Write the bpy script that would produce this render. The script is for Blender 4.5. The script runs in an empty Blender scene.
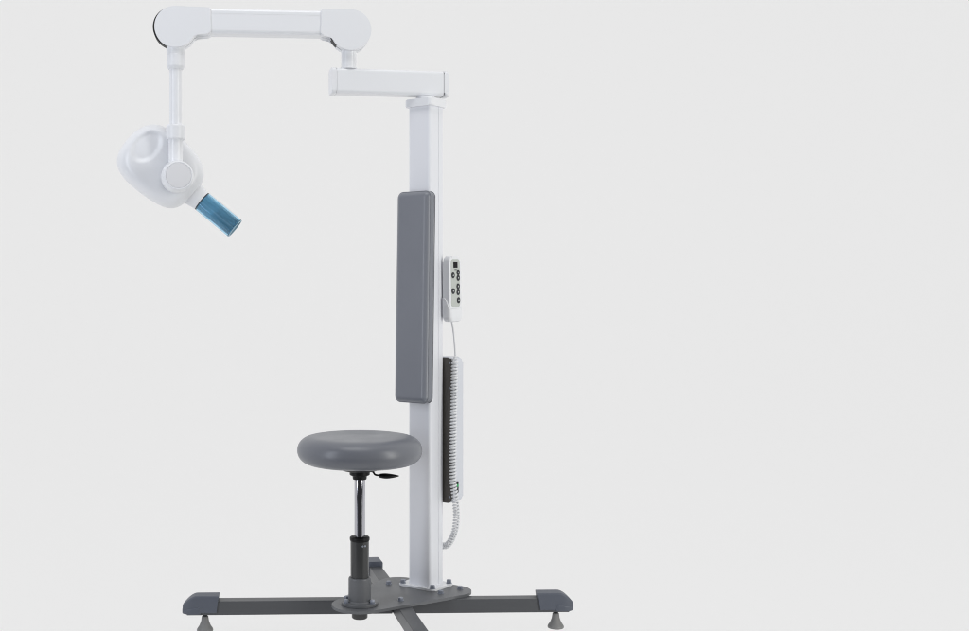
import bpy, bmesh, math
from mathutils import Vector, Matrix
R = math.radians
S = bpy.context.scene

# ------------------------------------------------------------------ camera
F, PX, PY, D, H = 1186.0, 345.0, 288.0, 3.44, 0.99      # focal length (px of 969 wide), axis, distance, height
cd = bpy.data.cameras.new('camera'); cam = bpy.data.objects.new('camera', cd); S.collection.objects.link(cam)
cam.location = (0, -D, H); cam.rotation_euler = (R(90), 0, 0)
cd.sensor_width = 36; cd.lens = F / 969 * 36
cd.shift_x = (484.5 - PX) / 969; cd.shift_y = -(315.5 - PY) / 969
cd.clip_end = 200
S.camera = cam
S.render.resolution_x, S.render.resolution_y = 1024, 667
S.view_settings.view_transform = 'Standard'; S.view_settings.look = 'None'
S.cycles.pixel_filter_type = 'BLACKMAN_HARRIS'; S.cycles.filter_width = 1.05
S.view_settings.exposure = 0; S.view_settings.gamma = 1

# ------------------------------------------------------------------ world: bright studio behind and below, dim room in front
BACK, FRONT = 0.882, 0.14
w = bpy.data.worlds.new('World'); S.world = w; w.use_nodes = True
nt = w.node_tree; N, L = nt.nodes, nt.links
bg = N['Background']
tc = N.new('ShaderNodeTexCoord'); sep = N.new('ShaderNodeSeparateXYZ'); L.new(tc.outputs['Generated'], sep.inputs[0])
def mr(src, a, b):
    m = N.new('ShaderNodeMapRange'); m.interpolation_type = 'SMOOTHSTEP'
    m.inputs['From Min'].default_value = a; m.inputs['From Max'].default_value = b
    L.new(src, m.inputs['Value']); return m.outputs['Result']
fy = mr(sep.outputs['Y'], -0.25, -0.02)      # 1 behind the backdrop
fz = mr(sep.outputs['Z'], 0.12, 0.0)        # 1 below the floor
mx = N.new('ShaderNodeMath'); mx.operation = 'MAXIMUM'; L.new(fy, mx.inputs[0]); L.new(fz, mx.inputs[1])
mc = N.new('ShaderNodeMix'); mc.data_type = 'RGBA'
mc.inputs[6].default_value = (FRONT*0.97, FRONT*0.99, FRONT*1.06, 1); mc.inputs[7].default_value = (BACK, BACK, BACK, 1)
L.new(mx.outputs[0], mc.inputs[0]); L.new(mc.outputs[2], bg.inputs['Color']); bg.inputs['Strength'].default_value = 1

def area(name, loc, target, sx, sy, power, col):
    l = bpy.data.lights.new(name, 'AREA'); l.shape = 'RECTANGLE'; l.size = sx; l.size_y = sy; l.energy = power; l.color = col
    o = bpy.data.objects.new(name, l); S.collection.objects.link(o); o.location = loc
    o.rotation_euler = (Vector(target) - Vector(loc)).to_track_quat('-Z', 'Y').to_euler(); return o
area('softbox_left', (-1.80, -1.40, 1.15), (-0.05, 0.05, 1.15), 0.36, 2.2, 20.5, (0.87, 0.915, 1.0))
area('softbox_right', (2.05, -1.40, 1.15), (0.1, 0.05, 1.15), 0.36, 2.2, 30.5, (1.0, 1.0, 0.965))
area('softbox_top', (-0.2, -1.0, 3.6), (0.0, 0.1, 1.0), 1.8, 1.2, 29, (1.0, 1.0, 1.0))

# ------------------------------------------------------------------ materials
def mat(name, col, rough=0.5, metal=0.0, coat=0.0, bump=0.0, bscale=400, vary=0.0, vscale=6, **kw):
    m = bpy.data.materials.new(name); m.use_nodes = True; n, l = m.node_tree.nodes, m.node_tree.links
    p = n['Principled BSDF']; c = (*col, 1)
    p.inputs['Base Color'].default_value = c; p.inputs['Roughness'].default_value = rough
    p.inputs['Metallic'].default_value = metal; p.inputs['Coat Weight'].default_value = coat
    p.inputs['Coat Roughness'].default_value = 0.12
    for k, v in kw.items(): p.inputs[k.replace('_', ' ')].default_value = v
    t = n.new('ShaderNodeTexCoord')
    if bump:
        no = n.new('ShaderNodeTexNoise'); no.inputs['Scale'].default_value = bscale; no.inputs['Detail'].default_value = 3
        b = n.new('ShaderNodeBump'); b.inputs['Strength'].default_value = bump; b.inputs['Distance'].default_value = 0.001
        l.new(t.outputs['Object'], no.inputs['Vector']); l.new(no.outputs['Fac'], b.inputs['Height']); l.new(b.outputs['Normal'], p.inputs['Normal'])
    if vary:
        no = n.new('ShaderNodeTexNoise'); no.inputs['Scale'].default_value = vscale; no.inputs['Detail'].default_value = 4
        r = n.new('ShaderNodeMapRange'); r.inputs['From Min'].default_value = 0.3; r.inputs['From Max'].default_value = 0.7
        r.inputs['To Min'].default_value = rough - vary; r.inputs['To Max'].default_value = rough + vary
        l.new(t.outputs['Object'], no.inputs['Vector']); l.new(no.outputs['Fac'], r.inputs['Value']); l.new(r.outputs['Result'], p.inputs['Roughness'])
    return m
M = dict(
    white=mat('white_powder_coat', (0.80, 0.81, 0.835), 0.22, bump=0.04, bscale=900, vary=0.04),
    shell=mat('white_plastic_shell', (0.785, 0.795, 0.82), 0.34, bump=0.03, bscale=1200, vary=0.04),
    column=mat('white_column_paint', (0.78, 0.79, 0.83), 0.40, bump=0.03, bscale=700, vary=0.04),
    disc=mat('pale_grey_disc', (0.73, 0.73, 0.75), 0.42),
    shadowgap=mat('shadow_gap_black', (0.012, 0.012, 0.013), 0.6),  # near-black puts the shade of open gaps into the colour
    vinyl=mat('grey_vinyl', (0.148, 0.156, 0.178), 0.36, bump=0.10, bscale=700, vary=0.05, vscale=12),
    padv=mat('light_grey_vinyl', (0.190, 0.200, 0.230), 0.36, bump=0.14, bscale=700, vary=0.05, vscale=12),
    boxcover=mat('white_box_cover', (0.64, 0.66, 0.71), 0.34, bump=0.03, bscale=1200, vary=0.04),
    liner=mat('added_liner_grey', (0.66, 0.66, 0.66), 0.45),  # for the made-up liner inside the blue tube
    rim=mat('pale_blue_rim', (0.30, 0.45, 0.54), 0.25),
    piping=mat('grey_vinyl_piping', (0.20, 0.208, 0.23), 0.30),
    frame=mat('dark_grey_steel', (0.065, 0.068, 0.074), 0.42, bump=0.10, bscale=1100, vary=0.05),
    plate=mat('grey_steel_plate', (0.116, 0.120, 0.129), 0.42, bump=0.08, bscale=1100, vary=0.05),
    sleeve=mat('sleeve_steel', (0.050, 0.051, 0.052), 0.22, metal=0.25, bump=0.03, bscale=900),
    capm=mat('blue_grey_plastic', (0.078, 0.088, 0.113), 0.48, bump=0.12, bscale=1300),
    black=mat('black_plastic', (0.006, 0.006, 0.0065), 0.38, Specular_IOR_Level=0.22),
    chrome=mat('dark_chrome', (0.50, 0.50, 0.54), 0.06, metal=1.0),
    bolt=mat('zinc_bolt', (0.26, 0.28, 0.33), 0.35, metal=0.35),
    foot=mat('grey_rubber_foot', (0.19, 0.19, 0.188), 0.55, bump=0.15, bscale=500),
    boxside=mat('brown_black_panel', (0.078, 0.070, 0.062), 0.4, bump=0.1, bscale=900),
    keypad=mat('grey_green_membrane', (0.50, 0.53, 0.50), 0.45),
    screen=mat('black_display', (0.003, 0.003, 0.004), 0.2, Specular_IOR_Level=0.15),
    key=mat('dark_key', (0.03, 0.033, 0.038), 0.4, Specular_IOR_Level=0.2),
    glyph=mat('pale_glyph', (0.50, 0.53, 0.52), 0.5),
    cord=mat('pale_cord', (0.76, 0.77, 0.79), 0.35),
    green=mat('green_lens', (0.01, 0.35, 0.09), 0.3),
)
g = mat('tinted_blue_acrylic', (0.46, 0.79, 1.0), 0.04, **{'Transmission_Weight': 0.97, 'IOR': 1.45}); M['blue'] = g

# ------------------------------------------------------------------ object helpers (meshes given in world metres)
def at(px, py, Y):                       # point of the photograph's ray at depth Y
    d = D + Y; return Vector(((px - PX) * d / F, Y, H - (py - PY) * d / F))
WP = {}
def empty(name, loc, label=None, cat=None):
    o = bpy.data.objects.new(name, None); S.collection.objects.link(o); o.location = loc; o.empty_display_size = 0.05
    WP[o] = Vector(loc)
    if label: o['label'] = label; o['category'] = cat
    return o
def obj(name, bm, m, parent=None, wn=True, ang=35, origin=None):
    bmesh.ops.recalc_face_normals(bm, faces=bm.faces)
    co = [v.co for v in bm.verts]
    c = Vector([(min(v[i] for v in co) + max(v[i] for v in co)) / 2 for i in range(3)]) if origin is None else Vector(origin)
    bmesh.ops.translate(bm, verts=bm.verts, vec=-c)
    for f in bm.faces: f.smooth = True
    for e in bm.edges:
        if len(e.link_faces) == 2: e.smooth = e.calc_face_angle(0) < R(ang)
    me = bpy.data.meshes.new(name); bm.to_mesh(me); bm.free(); me.materials.append(m)
    o = bpy.data.objects.new(name, me); S.collection.objects.link(o); WP[o] = c
    if parent is not None: o.parent = parent; o.location = c - WP[parent]
    else: o.location = c
    if wn:
        w_ = o.modifiers.new('weighted_normal', 'WEIGHTED_NORMAL'); w_.keep_sharp = True
    return o
def xf(bm, mx_):
    bmesh.ops.transform(bm, matrix=mx_, verts=bm.verts); return bm
def join(*bms):
    out = bmesh.new()
    for b in bms:
        me = bpy.data.meshes.new('tmp'); b.to_mesh(me); out.from_mesh(me); bpy.data.meshes.remove(me); b.free()
    return out
def box(x0, x1, y0, y1, z0, z1, r=0.0, seg=4):
    bm = bmesh.new(); bmesh.ops.create_cube(bm, size=1)
    xf(bm, Matrix.Translation(((x0+x1)/2, (y0+y1)/2, (z0+z1)/2)) @ Matrix.Diagonal((x1-x0, y1-y0, z1-z0, 1)))
    if r: bmesh.ops.bevel(bm, geom=bm.edges[:], offset=r, segments=seg, profile=0.5, affect='EDGES', clamp_overlap=True)
    return bm
def prism(pts, z0, z1, r=0.0, seg=3):      # 2D outline extruded along z, rims rounded
    bm = bmesh.new()
    lo = [bm.verts.new((x, y, z0)) for x, y in pts]; hi = [bm.verts.new((x, y, z1)) for x, y in pts]
    a = bm.faces.new(lo[::-1]); b = bm.faces.new(hi); n = len(pts)
    for i in range(n): bm.faces.new((lo[i], lo[(i+1) % n], hi[(i+1) % n], hi[i]))
    if r:
        bmesh.ops.bevel(bm, geom=list(a.edges) + list(b.edges), offset=r, segments=seg, profile=0.5, affect='EDGES', clamp_overlap=True)
    return bm
def lathe(prof, n=64, axis=None, org=(0, 0, 0)):   # prof: (radius, height) pairs, along z unless axis given
    bm = bmesh.new(); rings = []
    for r_, h in prof:
        if r_ < 1e-6: rings.append([bm.verts.new((0, 0, h))])
        else: rings.append([bm.verts.new((r_*math.cos(2*math.pi*i/n), r_*math.sin(2*math.pi*i/n), h)) for i in range(n)])
    for a, b in zip(rings, rings[1:]):
        for i in range(n):
            j = (i+1) % n
            if len(a) == 1 and len(b) > 1: bm.faces.new((a[0], b[i], b[j]))
            elif len(b) == 1 and len(a) > 1: bm.faces.new((a[i], a[j], b[0]))
            elif len(a) > 1: bm.faces.new((a[i], a[j], b[j], b[i]))
    for k, rg in ((0, rings[0]), (-1, rings[-1])):
        if len(rg) > 1: bm.faces.new(rg)
    m = Matrix.Identity(4)
    if axis is not None: m = Vector(axis).to_track_quat('Z', 'Y').to_matrix().to_4x4()
    return xf(bm, Matrix.Translation(org) @ m)
def rc(prof, r, k=4):                     # round the convex/concave corners of a lathe profile
    out = [prof[0]]
    for a, b, c in zip(prof, prof[1:], prof[2:]):
        a, b, c = Vector(a), Vector(b), Vector(c); d1, d2 = (a-b), (c-b)
        rr = min(r, d1.length*0.45, d2.length*0.45)
        if rr < 1e-5: out.append(tuple(b)); continue
        p, q = b + d1.normalized()*rr, b + d2.normalized()*rr
        for i in range(k+1):
            t = i/k; out.append(tuple(p*(1-t)**2 + b*2*t*(1-t) + q*t*t))
    out.append(prof[-1]); return out
def tube(pts, rad, n=12, cap=True):
    pts = [Vector(p) for p in pts]; bm = bmesh.new(); rings = []
    t0 = (pts[1]-pts[0]).normalized(); up = Vector((0, 1, 0)) if abs(t0.y) < 0.9 else Vector((1, 0, 0))
    u = t0.cross(up).normalized()
    for i, p in enumerate(pts):
        t = (pts[min(i+1, len(pts)-1)] - pts[max(i-1, 0)]).normalized()
        u = (u - t*u.dot(t)).normalized(); v = t.cross(u); r_ = rad[i] if isinstance(rad, (list, tuple)) else rad
        rings.append([bm.verts.new(p + (u*math.cos(2*math.pi*k/n) + v*math.sin(2*math.pi*k/n))*r_) for k in range(n)])
    for a, b in zip(rings, rings[1:]):
        for k in range(n): bm.faces.new((a[k], a[(k+1) % n], b[(k+1) % n], b[k]))
    if cap: bm.faces.new(rings[0][::-1]); bm.faces.new(rings[-1])
    return bm
def spline(pts, n=10):
    pts = [Vector(p) for p in pts]; P = [pts[0]*2-pts[1]] + pts + [pts[-1]*2-pts[-2]]; out = []
    for i in range(1, len(P)-2):
        a, b, c, d = P[i-1:i+3]
        for k in range(n):
            t = k/n
            out.append(0.5*((2*b) + (c-a)*t + (2*a-5*b+4*c-d)*t*t + (3*b-a-3*c+d)*t**3))
    out.append(pts[-1]); return out
def rrect(w_, h_, r, k=6, cx=0, cy=0):
    out = []
    for sx, sy, a0 in ((1, 1, 0), (-1, 1, 90), (-1, -1, 180), (1, -1, 270)):
        for i in range(k+1):
            a = R(a0 + 90*i/k); out.append((cx + sx*(w_/2-r) + r*math.cos(a), cy + sy*(h_/2-r) + r*math.sin(a)))
    return out
def hull(circles, n=72):
    pts = [(x + r*math.cos(2*math.pi*i/n), y + r*math.sin(2*math.pi*i/n)) for x, y, r in circles for i in range(n)]
    pts = sorted(set((round(a, 6), round(b, 6)) for a, b in pts))
    def half(ps):
        h = []
        for p in ps:
            while len(h) > 1 and (h[-1][0]-h[-2][0])*(p[1]-h[-2][1]) - (h[-1][1]-h[-2][1])*(p[0]-h[-2][0]) <= 1e-10: h.pop()
            h.append(p)
        return h[:-1]
    return half(pts) + half(pts[::-1])
def frame(org, ang):                      # local x turned by ang about z, at org
    return Matrix.Translation(org) @ Matrix.Rotation(ang, 4, 'Z')

# ------------------------------------------------------------------ setting: frosted sheet swept from floor to wall, lit from behind
def sweep():
    y_w, rad, x = 3.2, 1.2, 9.0
    prof = [(-0.85, 0.0), (0.0, 0.0), (y_w - rad, 0.0)]
    for i in range(1, 25):
        a = R(90*i/24); prof.append((y_w - rad + rad*math.sin(a), rad - rad*math.cos(a)))
    prof.append((y_w, 6.0)); bm = bmesh.new()
    A = [bm.verts.new((-x, y, z)) for y, z in prof]; B = [bm.verts.new((x, y, z)) for y, z in prof]
    for i in range(len(prof)-1): bm.faces.new((A[i], B[i], B[i+1], A[i+1]))
    m = bpy.data.materials.new('frosted_backlit_sheet'); m.use_nodes = True; n, l = m.node_tree.nodes, m.node_tree.links
    n.remove(n['Principled BSDF'])
    tr = n.new('ShaderNodeBsdfTranslucent'); tr.inputs['Color'].default_value = (0.93, 0.93, 0.93, 1)
    df = n.new('ShaderNodeBsdfDiffuse'); df.inputs['Color'].default_value = (0.8, 0.8, 0.8, 1)
    mxs = n.new('ShaderNodeMixShader'); mxs.inputs[0].default_value = 0.04
    l.new(tr.outputs[0], mxs.inputs[1]); l.new(df.outputs[0], mxs.inputs[2]); l.new(mxs.outputs[0], n['Material Output'].inputs['Surface'])
    o = obj('studio_backdrop', bm, m, wn=False, origin=(0, 0, 0)); o['kind'] = 'structure'
sweep()
dark = mat('added_floor_black', (0.03, 0.03, 0.032), 0.6, bump=0.1, bscale=60)
fl = obj('added_dark_floor', box(-9, 9, -9, -0.852, -0.12, -0.006), dark, origin=(0, -5, -0.06)); fl['kind'] = 'structure'  # unseen dark floor, added to keep reflections and fill from below dark

# ------------------------------------------------------------------ the x-ray unit
U = empty('dental_xray_unit', (0.16, 0, 0), 'white standing dental x-ray machine with jointed arm, grey backrest and round stool', 'x-ray machine')

# --- base: crossed square tubes with end caps and levelling feet
ZB, ZT, W2 = 0.050, 0.090, 0.020
def foot_bm():
    bell = rc([(0, 0), (0.0235, 0), (0.0235, 0.006), (0.0165, 0.016), (0.0115, 0.028), (0.0095, 0.042), (0.0075, 0.044), (0, 0.044)], 0.003)
    return lathe(bell, 48)
def cap_bm():
    # along +x: 0 at the tube side, L at the nose; loft of rounded cross sections, hood over a wider skirt
    Lc = 0.104
    def loft(stations, k=5):
        bm = bmesh.new(); rings = []
        for x, hw, z0, z1, r in stations:
            r = min(r, hw*0.95, (z1-z0)*0.48)
            rings.append([bm.verts.new((x, a, b)) for a, b in rrect(2*hw, z1-z0, r, k, 0, (z0+z1)/2)])
        n = len(rings[0])
        for a, b in zip(rings, rings[1:]):
            for i in range(n): bm.faces.new((a[i], a[(i+1) % n], b[(i+1) % n], b[i]))
        bm.faces.new(rings[0][::-1]); bm.faces.new(rings[-1]); return bm
    hood = []
    for i in range(21):
        t = i/20; x = Lc*t
        q = max(0, (t-0.62)/0.38)
        top = 0.106 - 0.028*q**1.7; hw = 0.0243 - 0.0100*q**3
        hood.append((x, hw, 0.0555, top, 0.006))
    skirt = []
    for i in range(13):
        t = i/12; x = Lc*(0.50 + 0.515*t)
        hw = 0.0268*math.sqrt(max(0.12, 1 - (max(0, t-0.35)/0.68)**2.4))
        hw = hw if t > 0 else 0.0240
        skirt.append((x, hw, 0.0530, 0.0745 - 0.008*t, 0.004))
    bm = join(loft(hood), loft(skirt))
    for v in bm.verts: v.co.x += 0.14*(0.106-v.co.z)*max(0, 1-v.co.x/0.05)
    return bm
def leg(p0, p1, foot_at, cap_len=0.104):
    p0, p1 = Vector((*p0, 0)), Vector((*p1, 0)); d = p1-p0; a = math.atan2(d.y, d.x); ln = d.length
    fr = frame((p0.x, p0.y, 0), a)
    o = obj('leg', xf(box(0, ln-0.012, -W2, W2, ZB, ZT, 0.0022, 3), fr), M['frame'], U)
    c = obj('end_cap', xf(cap_bm(), fr @ Matrix.Translation((ln-cap_len, 0, 0))), M['capm'], o)
    fx = ln - foot_at
    obj('levelling_foot', xf(foot_bm(), fr @ Matrix.Translation((fx, 0, 0))), M['foot'], o)
    stem = lathe(rc([(0, 0.043), (0.0060, 0.043), (0.0060, 0.046), (0.0095, 0.046), (0.0095, 0.0505), (0, 0.0505)], 0.0006), 6)
    obj('threaded_stem', xf(stem, fr @ Matrix.Translation((fx, 0, 0))), M['black'], o)
    sc = lathe(rc([(0, ZB-0.0035), (0.005, ZB-0.0035), (0.006, ZB+0.0005), (0, ZB+0.0005)], 0.001), 20)
    obj('screw', xf(sc, fr @ Matrix.Translation((ln-cap_len-0.030, 0, 0))), M['frame'], o)
    return o
cx = 0.157
ly = lambda x: -0.018 + 0.036*(x+0.467)/1.129
fd = Vector((-0.130, 1.0)).normalized()          # towards the back leg
leg((cx-0.0205, ly(cx-0.0205)), (-0.467, ly(-0.467)), 0.063)
leg((cx+0.0205, ly(cx+0.0205)), (0.662, ly(0.662)), 0.048)
bd = Vector((-0.150, 1.0)).normalized()
leg((cx+bd.x*0.0008, bd.y*0.0008), (cx+bd.x*0.498, bd.y*0.498), 0.055)
leg((cx-fd.x*0.0003, -fd.y*0.0003), (cx-fd.x*0.63, -fd.y*0.63), 0.055)

SX, SY = 0.0415, -0.093                            # stool axis
CX, CY, TH = 0.243, 0.119, R(-39.5)                # column axis and turn
ZP = 0.098
pl = hull([(SX, SY, 0.079), (0.310, 0.061, 0.063), (0.165, 0.160, 0.060)])
base_plate = obj('base_plate', prism(pl, ZT+0.0002, ZP, 0.0012, 2), M['plate'], U)
def hexbolt(x, y, z, parent, s=0.0075, h=0.009, rot=0.3):
    w_ = lathe([(0, z-0.0005), (s*1.25, z-0.0005), (s*1.25, z+0.0015), (0, z+0.0015)], 24)
    b = lathe(rc([(0, z+0.0014), (s, z+0.0014), (s, z+h), (0, z+h)], 0.001, 2), 6)
    xf(b, Matrix.Rotation(rot, 4, 'Z')); bb = join(w_, b); xf(bb, Matrix.Translation((x, y, 0)))
    obj('bolt', bb, M['bolt'], parent, wn=False, ang=25)
def on_z(px, py, z):
    d = F*(H-z)/(py-PY); return (px-PX)*d/F, d-D
for i, (px, py) in enumerate(((388.8, 584), (403.6, 582.5), (400.9, 600.5), (440.8, 593.5), (460, 589))):
    x, y = on_z(px, py, ZP); hexbolt(x, y, ZP, base_plate, rot=i*0.7)

# --- column: extruded profile turned to face the seat
CF = frame((CX, CY, 0), TH)                        # local -y faces the seat, local +x the control side
CW, CDp = 0.080, 0.071
def col_profile():
    p = rrect(CW, CDp, 0.008, 5)
    # shallow extrusion groove down the control side
    out = []
    ins = False
    hx = CW/2
    for a in p:
        out.append(a)
        if not ins and a[0] > hx-1e-5 and a[1] < 0 and False: pass
    # p runs counter-clockwise from +x side top; close of loop is the +x side going up from -y to +y
    out += [(hx, 0.006), (hx-0.0012, 0.0066), (hx-0.0012, 0.0086), (hx, 0.0092)]
    return out
column = obj('column', xf(prism(col_profile(), 0.104, 1.533), CF), M['column'], U)
obj('top_cap', xf(prism(rrect(0.098, 0.088, 0.011), 1.5305, 1.5535, 0.0035), CF), M['white'], column)
fp = obj('foot_plate', xf(prism(rrect(0.130, 0.108, 0.011), ZP+0.0002, 0.1045, 0.0012, 2), CF), M['white'], column)
for i, (lx, lyy) in enumerate(((0.054, -0.043), (0.054, 0.043), (-0.054, -0.043), (-0.054, 0.043))):
    v = CF @ Vector((lx, lyy, 0)); hexbolt(v.x, v.y, 0.1045, column, 0.0072, 0.011, rot=i)

# --- backrest pad on the column's front
tilt = Matrix.Rotation(R(-1.3), 4, 'X')
PF = CF @ Matrix.Translation((0.0050, -CDp/2-0.0285, 0.9635)) @ tilt
pad = obj('backrest', xf(box(-0.0595, 0.0595, -0.0215, 0.0215, -0.311, 0.311, 0.0175, 8), PF), M['padv'], U)
def loop_tube(pts, r):
    return tube(pts + [pts[0], pts[1]], r, 8, cap=False)
for yy in (-0.0085, 0.013):
    lp = [PF @ Vector((a, yy, b)) for a, b in rrect(0.1186, 0.6216, 0.0175, 8)]
    obj('piping', loop_tube(lp, 0.0015), M['piping'], pad, wn=False, ang=60)
obj('mounting_bracket', xf(box(-0.025, 0.025, -CDp/2-0.014, -CDp/2+0.0005, 0.80, 1.12, 0.001, 2), CF), M['frame'], pad)

# --- stool post
zf = ZP
post = obj('stool_post', lathe(rc([(0.020, 0.170), (0.0258, 0.170), (0.0262, 0.278), (0.020, 0.278)], 0.001), 64, org=(SX, SY, 0)), M['sleeve'], U)
obj('lower_sleeve', lathe(rc([(0.0, 0.106), (0.0318, 0.106), (0.0318, 0.171), (0.0300, 0.1745), (0.020, 0.1745), (0, 0.1745)], 0.0015), 64, org=(SX, SY, 0)), M['plate'], post)
obj('flange', lathe(rc([(0.0, ZP+0.0002), (0.052, ZP+0.0002), (0.052, ZP+0.0075), (0.036, ZP+0.0085), (0.033, ZP+0.013), (0, ZP+0.013)], 0.0012), 72, org=(SX, SY, 0)), M['plate'], post)
obj('collar', lathe(rc([(0.0, 0.276), (0.0262, 0.276), (0.0282, 0.280), (0.0282, 0.287), (0.022, 0.291), (0, 0.291)], 0.0015), 64, org=(SX, SY, 0)), M['black'], post)
obj('gas_piston', lathe([(0.0, 0.286), (0.0150, 0.286), (0.0150, 0.462), (0, 0.462)], 64, org=(SX, SY, 0)), M['chrome'], post)
obj('end_nut', lathe(rc([(0.0, 0.058), (0.020, 0.058), (0.0225, 0.061), (0.0225, 0.076), (0.027, 0.078), (0.027, 0.0903), (0, 0.0903)], 0.0012), 48, org=(SX, SY, 0)), M['sleeve'], post)
for a in (205, -32, 70, 150):
    hexbolt(SX+0.042*math.cos(R(a)), SY+0.042*math.sin(R(a)), ZP+0.0075, post, 0.007, 0.010, rot=a)
for a in (-72, -55):
    s = lathe([(0, 0), (0.0028, 0), (0.0028, 0.0012), (0, 0.0012)], 16, axis=(math.cos(R(a)), math.sin(R(a)), 0), org=(SX+0.0257*math.cos(R(a)), SY+0.0257*math.sin(R(a)), 0.266))
    obj('rivet', s, M['bolt'], post, wn=False)

# --- seat cushion
zb, zt, rs = 0.4935, 0.5725, 0.1765
prof = [(0, zb+0.006), (0.10, zb+0.005)]
hh = (zt-zb)/2
for i in range(22):                                  # bulging rim
    a = R(-84 + 172*i/21); ca, sa = math.cos(a), math.sin(a)
    prof.append((rs-0.050 + 0.050*abs(ca)**0.86, (zb+zt)/2 + hh*math.copysign(abs(sa)**0.95, sa)))
prof += [(0.110, zt-0.0004), (0.09, zt-0.0012), (0.06, zt-0.0022), (0, zt-0.0028)]
seat = obj('seat', lathe(prof, 128, org=(SX, SY, 0)), M['vinyl'], U, wn=False, ang=60)
obj('seat_mount', lathe(rc([(0, 0.450), (0.0195, 0.450), (0.0205, 0.460), (0.0285, 0.463), (0.0290, 0.4745), (0.050, 0.476), (0.080, zb+0.006), (0, zb+0.006)], 0.002), 48, org=(SX, SY, 0)), M['black'], seat)
lv = spline([(SX+0.022, SY-0.012, 0.4745), (SX+0.036, SY-0.014, 0.474), (SX+0.043, SY-0.016, 0.466), (SX+0.055, SY-0.018, 0.464), (SX+0.066, SY-0.020, 0.464)], 6)
rod = tube(lv, 0.0027, 12)
pts, rd = [], []
for i in range(13):
    t = i/12; pts.append(Vector((0.0 + 0.056*t, 0, -0.001*math.sin(t*3) + 0.002*t))); rd.append(0.0085*math.sin(math.pi*min(1, (t*0.9+0.12)))**0.55 * (1-0.50*t**1.3)*1.25 + 0.0008)
pd = tube(pts, rd, 20)
xf(pd, Matrix.Translation((SX+0.055, SY-0.020, 0.4635)) @ Matrix.Rotation(R(2), 4, 'Y') @ Matrix.Diagonal((1, 1.5, 0.72, 1)))
obj('height_lever', join(rod, pd), M['black'], seat, wn=False, ang=50)

# --- control box on the column's back
yb = CDp/2
BX0, BX1, BZ0, BZ1 = -0.072, 0.0715, 0.345, 0.783
def upright(pts_w, x_c, z_c, y0, y1, r):             # outline in local x/z, extruded along local y
    bm = prism(pts_w, y0, y1, r, 4)
    return xf(bm, Matrix(((1, 0, 0, x_c), (0, 0, 1, 0), (0, 1, 0, z_c), (0, 0, 0, 1))))
bw, bh = BX1-BX0, BZ1-BZ0; bxc, bzc = (BX0+BX1)/2, (BZ0+BZ1)/2
cbox = obj('control_box', xf(upright(rrect(bw, bh, 0.018, 8), bxc, bzc, yb+0.004, yb+0.057, 0.006), CF), M['boxcover'], U)
obj('back_plate', xf(upright(rrect(bw-0.003, bh-0.003, 0.0165, 8), bxc, bzc, yb-0.0006+0.0008, yb+0.0042, 0.0012), CF), M['boxside'], cbox)
sw = CF @ Matrix.Translation((BX1, yb+0.020, 0.393))
obj('rocker_switch', xf(box(-0.001, 0.004, -0.006, 0.008, -0.017, 0.017, 0.0015, 2), sw), M['black'], cbox)
obj('indicator_lamp', xf(box(0.0035, 0.0052, -0.0035, 0.006, 0.001, 0.009, 0.0006, 2), sw), M['green'], cbox)
for zz in (0.765, 0.69, 0.365):
    s = lathe(rc([(0, 0), (0.0035, 0), (0.003, 0.0016), (0, 0.0018)], 0.0005), 16)
    xf(s, CF @ Matrix.Translation((0.062, yb+0.0004, zz)) @ Matrix.Rotation(R(90), 4, 'X')); obj('screw', s, M['bolt'], cbox, wn=False)

# --- handset holder on a bracket from the column's back
HXF = CF @ Matrix.Translation((0.0425, yb+0.0190, 0)) 
holder = obj('handset_holder', xf(join(box(-0.004, 0.002, -0.020, 0.022, 0.915, 1.035, 0.0015, 2),
                                       box(-0.060, -0.0035, -0.0190+0.0006, 0.010, 0.905, 1.068, 0.002, 2)), HXF), M['white'], U)
TH2 = HXF @ Matrix.Translation((0.002, 0, 0.985)) @ Matrix.Rotation(R(1.2), 4, 'X')
# cradle cup: open-topped shell round the lower end of the handset
def cup():
    bm = bmesh.new(); n_in, n_out = rrect(0.0262, 0.0634, 0.009, 5, 0.0129, 0), rrect(0.0345, 0.0730, 0.013, 5, 0.0129, 0)
    levels = [(n_out, -0.096, 0.60), (n_out, -0.0935, 0.80), (n_out, -0.087, 0.93), (n_out, -0.079, 1.0), (n_out, -0.031, 1.0), (n_in, -0.031, 1.0), (n_in, -0.076, 1.0)]
    rings = []
    for o_, z, s in levels: rings.append([bm.verts.new((0.0129+(x-0.0129)*s, y*s, z + (0.006 if (i0 and x < 0.0129) else 0))) for x, y in o_ for i0 in (z > -0.05,)])
    for rg in rings[4:6]:
        for v in rg:
            if v.co.x > 0.016 : v.co.z -= 0.026*min(1, (v.co.x-0.016)/0.008)
    for v in rings[-1]: v.co.z = -0.0768
    n = len(rings[0])
    for a, b in zip(rings, rings[1:]):
        for i in range(n): bm.faces.new((a[i], a[(i+1) % n], b[(i+1) % n], b[i]))
    bm.faces.new(rings[0][::-1]); bm.faces.new(rings[-1]); return bm
obj('cradle', xf(cup(), TH2), M['shell'], holder)

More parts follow.
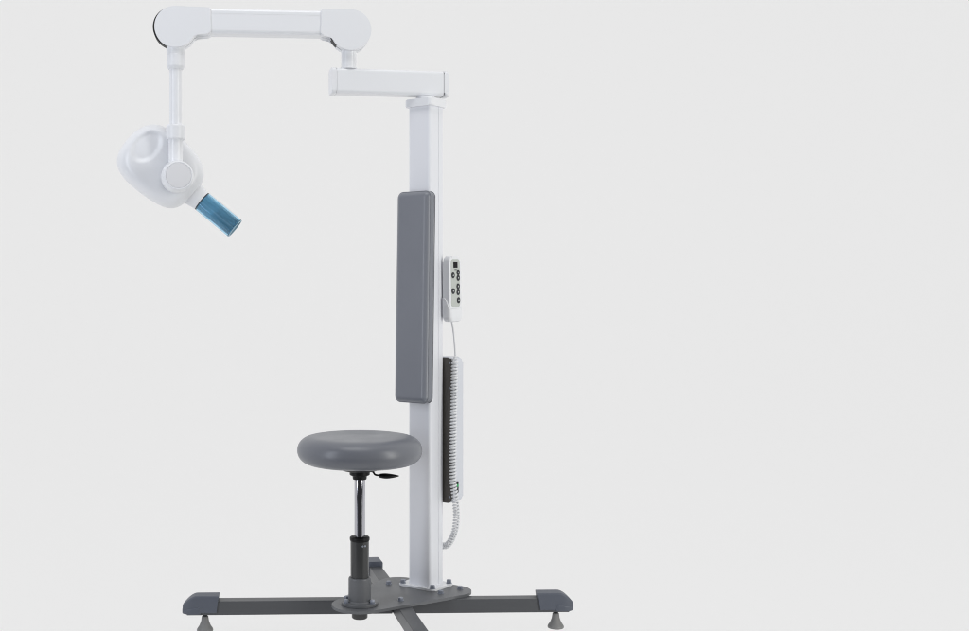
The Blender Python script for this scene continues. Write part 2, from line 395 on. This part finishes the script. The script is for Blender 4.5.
# --- swing arm on top of the column
a_r, a_l = Vector((0.306, 0.131)), Vector((-0.043, 0.066)); dv = (a_r-a_l); la = dv.length; aa = math.atan2(dv.y, dv.x)
AF = frame((a_l.x, a_l.y, 0), aa)
Z0, Z1, HW = 1.5635, 1.6375, 0.031
def arm_profile(h0, h1, hw, ch):                    # cross-section (y,z), with a shallow shoulder line near the top and bottom
    h = h1-h0; zc = (h0+h1)/2
    p = rrect(2*hw, h, ch, 6, 0, zc); return p
def along_x(pts, x0, x1, r=0.0, seg=3):
    bm = prism(pts, x0, x1, r, seg)                 # (y,z) outline -> extrude along x
    return xf(bm, Matrix(((0, 0, 1, 0), (1, 0, 0, 0), (0, 1, 0, 0), (0, 0, 0, 1))))
swing = obj('swing_arm', xf(along_x(arm_profile(Z0, Z1, HW, 0.010), 0.0145, la-0.0175), AF), M['white'], U)
obj('arm_end', xf(along_x(arm_profile(Z0-0.0008, Z1+0.0008, HW+0.0008, 0.010), 0.0, 0.0135, 0.003), AF), M['shell'], swing)
obj('arm_end', xf(along_x(arm_profile(Z0-0.0008, Z1+0.0008, HW+0.0008, 0.010), la-0.0160, la, 0.0095, 6), AF), M['shell'], swing)
obj('end_gap_fill', xf(along_x(arm_profile(Z0+0.002, Z1-0.002, HW-0.002, 0.010), 0.0130, 0.0150), AF), M['disc'], swing)
obj('end_gap_fill', xf(along_x(arm_profile(Z0+0.0012, Z1-0.0012, HW-0.0012, 0.010), la-0.0180, la-0.0155), AF), M['shadowgap'], swing)  # black fill paints the shade in the groove beside the end cap
obj('pivot_collar', lathe(rc([(0, 1.553), (0.030, 1.553), (0.030, 1.561), (0.027, 1.5612), (0.027, 1.5640), (0, 1.5640)], 0.0008), 64, org=(CX, CY, 0)), M['white'], swing)

# --- upper (balancing) arm
jr, jl = Vector((0.0150, 0.060)), Vector((-0.4930, 0.017)); ZJ = 1.7455; RJ = 0.0595
dv = (jr-jl); lj = dv.length; aj = math.atan2(dv.y, dv.x)
JF = frame((jl.x, jl.y, ZJ), aj)
def face_y(pts, y0, y1, r=0.0, seg=4):              # outline in x/z, extruded along y
    bm = prism(pts, y0, y1, r, seg)
    return xf(bm, Matrix(((1, 0, 0, 0), (0, 0, 1, 0), (0, 1, 0, 0), (0, 0, 0, 1))))
def cover(sgn, ear):                                 # disc with an ear hugging the arm
    pts = []
    a_end = 360 - 28
    pts.append((ear, RJ-0.0022))
    for i in range(0, 41):
        a = R(90 + (a_end-90-0)*i/40); pts.append((RJ*math.cos(a), RJ*math.sin(a)))
    # concave fillet down to the ear's underside
    ex, ez = RJ*math.cos(R(a_end)), RJ*math.sin(R(a_end)); zl = -0.0185
    for t in (0.33, 0.66, 1.0):
        pts.append((ex + 0.010*t, ez + (zl-ez)*(1-(1-t)**2)))
    rr = 0.008
    for i in range(6):
        a = R(-90 + 90*i/5); pts.append((ear-rr + rr*math.cos(a), zl + rr + rr*math.sin(a)))
    for i in range(5):
        a = R(90*i/4); pts.append((ear-0.004 + 0.004*math.cos(a), RJ-0.0062 + 0.004*math.sin(a)))
    pts.pop(0)
    return [(sgn*x, z) for x, z in pts][::sgn]
barm = obj('upper_arm', xf(along_x(arm_profile(-0.0165, RJ-0.004, 0.0305, 0.009), 0.06, lj-0.06), JF), M['white'], U)
for sgn, x0, ear in ((1, 0.0, 0.103), (-1, lj, 0.089)):
    T = JF @ Matrix.Translation((x0, 0, 0))
    bm = join(face_y(cover(sgn, ear), -0.0335, -0.0035, 0.0065), face_y(cover(sgn, ear), 0.0035, 0.0335, 0.0065))
    jc = obj('joint_cover', xf(bm, T), M['shell'], barm)
    dsk = lathe([(0, -0.022), (RJ-0.001, -0.022), (RJ-0.001, 0.018), (0, 0.018)], 96)
    xf(dsk, T @ Matrix.Translation((-0.0068 if sgn == 1 else -0.0050, 0, 0.0015 if sgn == 1 else 0.0030)) @ Matrix.Rotation(R(90), 4, 'X')); 
    obj('gap_disc', dsk, M['shadowgap'], jc)  # black disc, set off-centre, stands in for the shaded gap between shells
# crease lines along the arm tube
for zz in (0.0405, -0.0075):
    obj('arm_groove', xf(box(0.104, lj-0.090, -0.0309, 0.0309, zz-0.0006, zz+0.0006), JF), M['disc'], barm)
obj('arm_post', lathe(rc([(0, 1.6370), (0.0245, 1.6370), (0.0245, 1.6405), (0.0225, 1.6415), (0.0225, 1.700), (0, 1.700)], 0.0008), 64, org=(0.0112, 0.066, 0)), M['white'], U)

# --- drop post and yoke
X0, Y0 = -0.4935, 0.017
drop = obj('drop_post', lathe([(0, 1.455), (0.0182, 1.455), (0.0182, 1.640), (0, 1.640)], 64, org=(X0, Y0, 0)), M['white'], U)
obj('swivel_collar', lathe(rc([(0, 1.6255), (0.0215, 1.6265), (0.0262, 1.636), (0.0262, 1.668), (0.0255, 1.669), (0.0255, 1.6705), (0.0265, 1.6715), (0.0265, 1.700), (0, 1.700)], 0.0015), 64, org=(X0, Y0, 0)), M['shell'], drop)
nut = lathe(rc([(0, 1.4215), (0.0255, 1.4215), (0.0278, 1.425), (0.0278, 1.461), (0.0255, 1.4655), (0, 1.4655)], 0.0015), 64, org=(X0, Y0, 0))
obj('lock_ring', nut, M['shell'], drop)
obj('yoke_tube', lathe([(0, 1.335), (0.0208, 1.335), (0.0208, 1.423), (0, 1.423)], 64, org=(X0, Y0, 0)), M['white'], drop)

# --- tube head
YAW = R(13); nH = Vector((math.sin(YAW), -math.cos(YAW), 0)); eX = Vector((math.cos(YAW), math.sin(YAW), 0)); eZ = Vector((0, 0, 1))
HC = at(160, 167, 0.108)
def hp(px, py):                                     # pixel ray met with the head's middle plane -> local (u, v)
    d = Vector(((px-PX)/F, 1, -(py-PY)/F)); o_ = Vector((0, -D, H)); t = (HC-o_).dot(nH)/d.dot(nH); q = o_ + d*t - HC
    return q.dot(eX), q.z
def hw(u, v, n_): return HC + eX*u + eZ*v + nH*n_
op = [(153.3,124.6),(164.4,127.8),(174.5,134),(184,142.5),(195.4,154.4),(202.0,166),(203.4,178),(198.5,188.5),(187,200.5),(177.7,206.8),(167.8,208),(155.5,202.2),(137.7,190),(121.5,175.5),(116.9,163.3),(119.2,151.5),(128.9,138.4),(141.0,127.8)]
ol = [Vector((*hp(*p), 0)) for p in op]
def closed(pts, n=9):
    out = []; m = len(pts)
    for i in range(m):
        a, b, c, d = pts[i-1], pts[i], pts[(i+1) % m], pts[(i+2) % m]
        for k in range(n):
            t = k/n; out.append(0.5*((2*b) + (c-a)*t + (2*a-5*b+4*c-d)*t*t + (3*b-a-3*c+d)*t**3))
    return out
cl = closed(ol)
for _ in range(14): cl = [cl[k-1]*0.25 + cl[k]*0.5 + cl[(k+1) % len(cl)]*0.25 for k in range(len(cl))]
for _ in range(3): cl = [cl[k-4]*0.25 + cl[k]*0.5 + cl[(k+4) % len(cl)]*0.25 for k in range(len(cl))]
cu = sum((p.x for p in cl))/len(cl); cv = sum((p.y for p in cl))/len(cl)
for p in cl: p.x = cu + (p.x-cu)*1.028; p.y = cv + (p.y-cv)*1.028
Tn = 0.072
u1, v1 = hp(145.2, 149.0)                            # dish centre
dax = R(47)
def dish(u, v, dep):
    du, dv_ = u-u1, v-v1; a = du*math.cos(dax) + dv_*math.sin(dax); b = -du*math.sin(dax) + dv_*math.cos(dax)
    q = math.sqrt((a/0.060)**2 + (b/0.041)**2)
    if q >= 1: return 0
    t = min(1, (1-q)/0.40); return 0.0085*t*t*(3-2*t)
def head():
    bm = bmesh.new(); rings = []; n = len(cl)
    K = 60
    for side in (1, -1):
        rr = range(0, K+1) if side == 1 else range(K-1, -1, -1)
        for i in rr:
            if i == 0: rings.append([bm.verts.new(hw(cu, cv, side*(Tn)))]); continue
            s = i/K
            s2 = math.sin(s*math.pi/2)
            dep = Tn*(1 - s2**8)**0.50
            ring = []
            for p in cl:
                u = cu + (p.x-cu)*s2; v = cv + (p.y-cv)*s2
                ring.append(bm.verts.new(hw(u, v, side*dep - (dish(u, v, dep) if side == 1 else 0))))
            rings.append(ring)
    for a, b in zip(rings, rings[1:]):
        for i in range(n):
            j = (i+1) % n
            if len(a) == 1: bm.faces.new((a[0], b[i], b[j]))
            elif len(b) == 1: bm.faces.new((a[i], a[j], b[0]))
            else: bm.faces.new((a[i], a[j], b[j], b[i]))
    return bm
xh = obj('xray_head', head(), M['shell'], U, wn=False, ang=70)
kf = at(178.7, 175.3, -0.034)                         # knob face centre
obj('yoke_knob', lathe(rc([(0, -0.070), (0.0455, -0.070), (0.0470, -0.034), (0.0450, -0.024), (0.0425, -0.006), (0.0405, 0.0), (0.0375, 0.0005), (0.0368, -0.0012), (0, -0.0012)], 0.0015, 3), 96, axis=nH, org=kf), M['shell'], xh, wn=False)
obj('knob_disc', lathe(rc([(0, -0.0016), (0.0362, -0.0016), (0.0355, 0.0004), (0, 0.0008)], 0.0008), 96, axis=nH, org=kf), M['disc'], xh, wn=False)
c0, c1 = Vector((*hp(186.5, 188.5), 0)), Vector((*hp(202.0, 202.2), 0)); c2 = Vector((*hp(233.9, 229.6), 0))
A0, A1, A2 = hw(c0.x, c0.y, 0), hw(c1.x, c1.y, 0), hw(c2.x, c2.y, 0); ax = ((A2-A1).normalized() + nH*0.17).normalized(); L0 = (A1-A0).length; L1 = (A2-A1).length
obj('head_collar', lathe(rc([(0, -0.02), (0.0400, -0.02), (0.0370, L0*0.45), (0.0335, L0*0.75), (0.0322, L0-0.001), (0, L0-0.001)], 0.003), 72, axis=ax, org=A0), M['shell'], xh, wn=False)
obj('shadow_ring', lathe([(0, L0-0.0025), (0.0316, L0-0.0025), (0.0316, L0+0.0008), (0, L0+0.0008)], 72, axis=ax, org=A0), M['shadowgap'], xh, wn=False); A1 = A0 + ax*L0  # black ring put in as the shadow line where the tube starts
ro, ri = 0.0320, 0.0278
pr = [(ro-0.001, 0), (ro, 0.001), (ro, L1-0.0015), (ro-0.0015, L1), (ri+0.001, L1), (ri, L1-0.001), (ri, 0.001), (ri+0.001, 0)]
bm = lathe(pr + [pr[0]], 192, axis=ax, org=A1); bmesh.ops.remove_doubles(bm, verts=bm.verts, dist=1e-5)
for f in [f for f in bm.faces if len(f.verts) > 10]: bm.faces.remove(f)
ct = obj('collimator_tube', bm, M['blue'], xh, wn=False)
pts = [((0.0268 + 0.0005*math.cos(14*2*math.pi*i/360))*math.cos(2*math.pi*i/360), (0.0268 + 0.0005*math.cos(14*2*math.pi*i/360))*math.sin(2*math.pi*i/360)) for i in range(360)]
bl = prism(pts, 0.001, L1-0.004)
for f in [f for f in bl.faces if len(f.verts) > 10 and f.calc_center_median().z > L1/2]:
    ins = bmesh.ops.inset_region(bl, faces=[f], thickness=0.0022); bmesh.ops.translate(bl, verts=f.verts, vec=(0, 0, -0.07)); break
xf(bl, Matrix.Translation(A1) @ ax.to_track_quat('Z', 'Y').to_matrix().to_4x4())
obj('added_stripe_liner', bl, M['liner'], xh, wn=False)  # liner added so that its flutes reflect as stripes through the tube
obj('tube_rim', lathe([(0.0274, L1-0.0035), (0.0319, L1+0.0002), (0.0319, L1+0.0016), (0.0274, L1+0.0016), (0.0274, L1-0.0035)], 96, axis=ax, org=A1), M['rim'], xh, wn=False)

# ------------------------------------------------------------------ handset in its cradle
hand = empty('handset', TH2 @ Vector((0, 0, -0.076)), 'white handheld remote with grey keypad and small black screen, clipped to the white column', 'remote control')
def on_face(pts, n0, n1, r=0.0):                     # outline (local y, z), raised along local x
    bm = prism(pts, n0, n1, r, 2); return xf(bm, TH2 @ Matrix(((0, 0, 1, 0), (1, 0, 0, 0), (0, 1, 0, 0), (0, 0, 0, 1))))
FX = 0.0252
body = obj('casing', on_face(rrect(0.0625, 0.176, 0.0165, 8, 0, 0.0115), 0.0008, FX, 0.0062), M['shell'], hand)
obj('keypad', on_face(rrect(0.046, 0.142, 0.010, 6, 0.000, 0.0195), FX-0.0008, FX+0.0006, 0.0003), M['keypad'], hand)
obj('screen', on_face(rrect(0.0215, 0.0175, 0.001, 2, 0.000, 0.0745), FX+0.0004, FX+0.0014, 0.0003), M['screen'], hand)
obj('screen_mark', on_face(rrect(0.012, 0.0025, 0.001, 2, 0.001, 0.0605), FX+0.0004, FX+0.0010), M['key'], hand)
for (yy, zz, up) in ((-0.0135, 0.043, 1), (0.0135, 0.052, 1), (0.0135, 0.035, -1), (-0.0135, -0.004, 0), (0.0125, 0.010, 1), (0.0125, -0.008, -1), (0.0140, -0.032, 0)):
    pts = [(yy + 0.0082*math.cos(2*math.pi*i/28), zz + 0.0088*math.sin(2*math.pi*i/28)) for i in range(28)]
    k = obj('button', on_face(pts, FX+0.0004, FX+0.0022, 0.0007), M['key'], hand)
    gl = [(yy-0.003, zz-0.002*up), (yy+0.003, zz-0.002*up), (yy, zz+0.0032*up)] if up else rrect(0.0055, 0.0030, 0.0004, 1, yy, zz)
    if up == -1: gl = gl[::-1]
    obj('button_symbol', on_face(gl, FX+0.0020, FX+0.0026), M['glyph'], k, wn=False)

# ------------------------------------------------------------------ coiled cord
cb = TH2 @ Vector((0.013, -0.004, -0.0945))
path0 = spline([cb, at(453.6, 332, cb.y), at(454.8, 345, 0.112), at(455.6, 356, 0.108)], 8)
mid = spline([at(455.6, 356, 0.108), at(454.6, 366, 0.100), at(454.0, 402, 0.094), at(453.2, 440, 0.092), at(453.0, 478, 0.092), at(454.6, 494, 0.092), at(456.0, 506, 0.094),
              at(456.4, 518, 0.100), at(454.8, 531, 0.106), at(450.6, 541, 0.118), at(446, 545.5, 0.134), at(437, 546.5, 0.148)], 60)
def coil(path, turns, rad):
    out = []; u = Vector((1, 0, 0)); acc = [0]
    for a, b in zip(path, path[1:]): acc.append(acc[-1] + (b-a).length)
    N_ = turns*14; tot = acc[-1]; j = 0
    for i in range(N_+1):
        s = tot*i/N_
        while j < len(acc)-2 and acc[j+1] < s: j += 1
        t = (s-acc[j])/max(1e-9, acc[j+1]-acc[j]); p = path[j].lerp(path[j+1], t); tg = (path[j+1]-path[j]).normalized()
        u = (u - tg*u.dot(tg)).normalized(); v = tg.cross(u); a = 2*math.pi*i/14
        r_ = rad*min(1, i/20, (N_-i)/6+0.3)
        out.append(p + (u*math.cos(a) + v*math.sin(a))*r_)
    return out
cpts = path0[:-1] + coil(mid, 66, 0.0078)
cord = obj('coiled_cord', tube(cpts, [0.0030 if i < len(path0) else 0.0030 for i in range(len(cpts))], 10), M['cord'], None, wn=False, ang=80)
cord['label'] = 'pale coiled cable hanging from the remote down past the control box'; cord['category'] = 'cable'
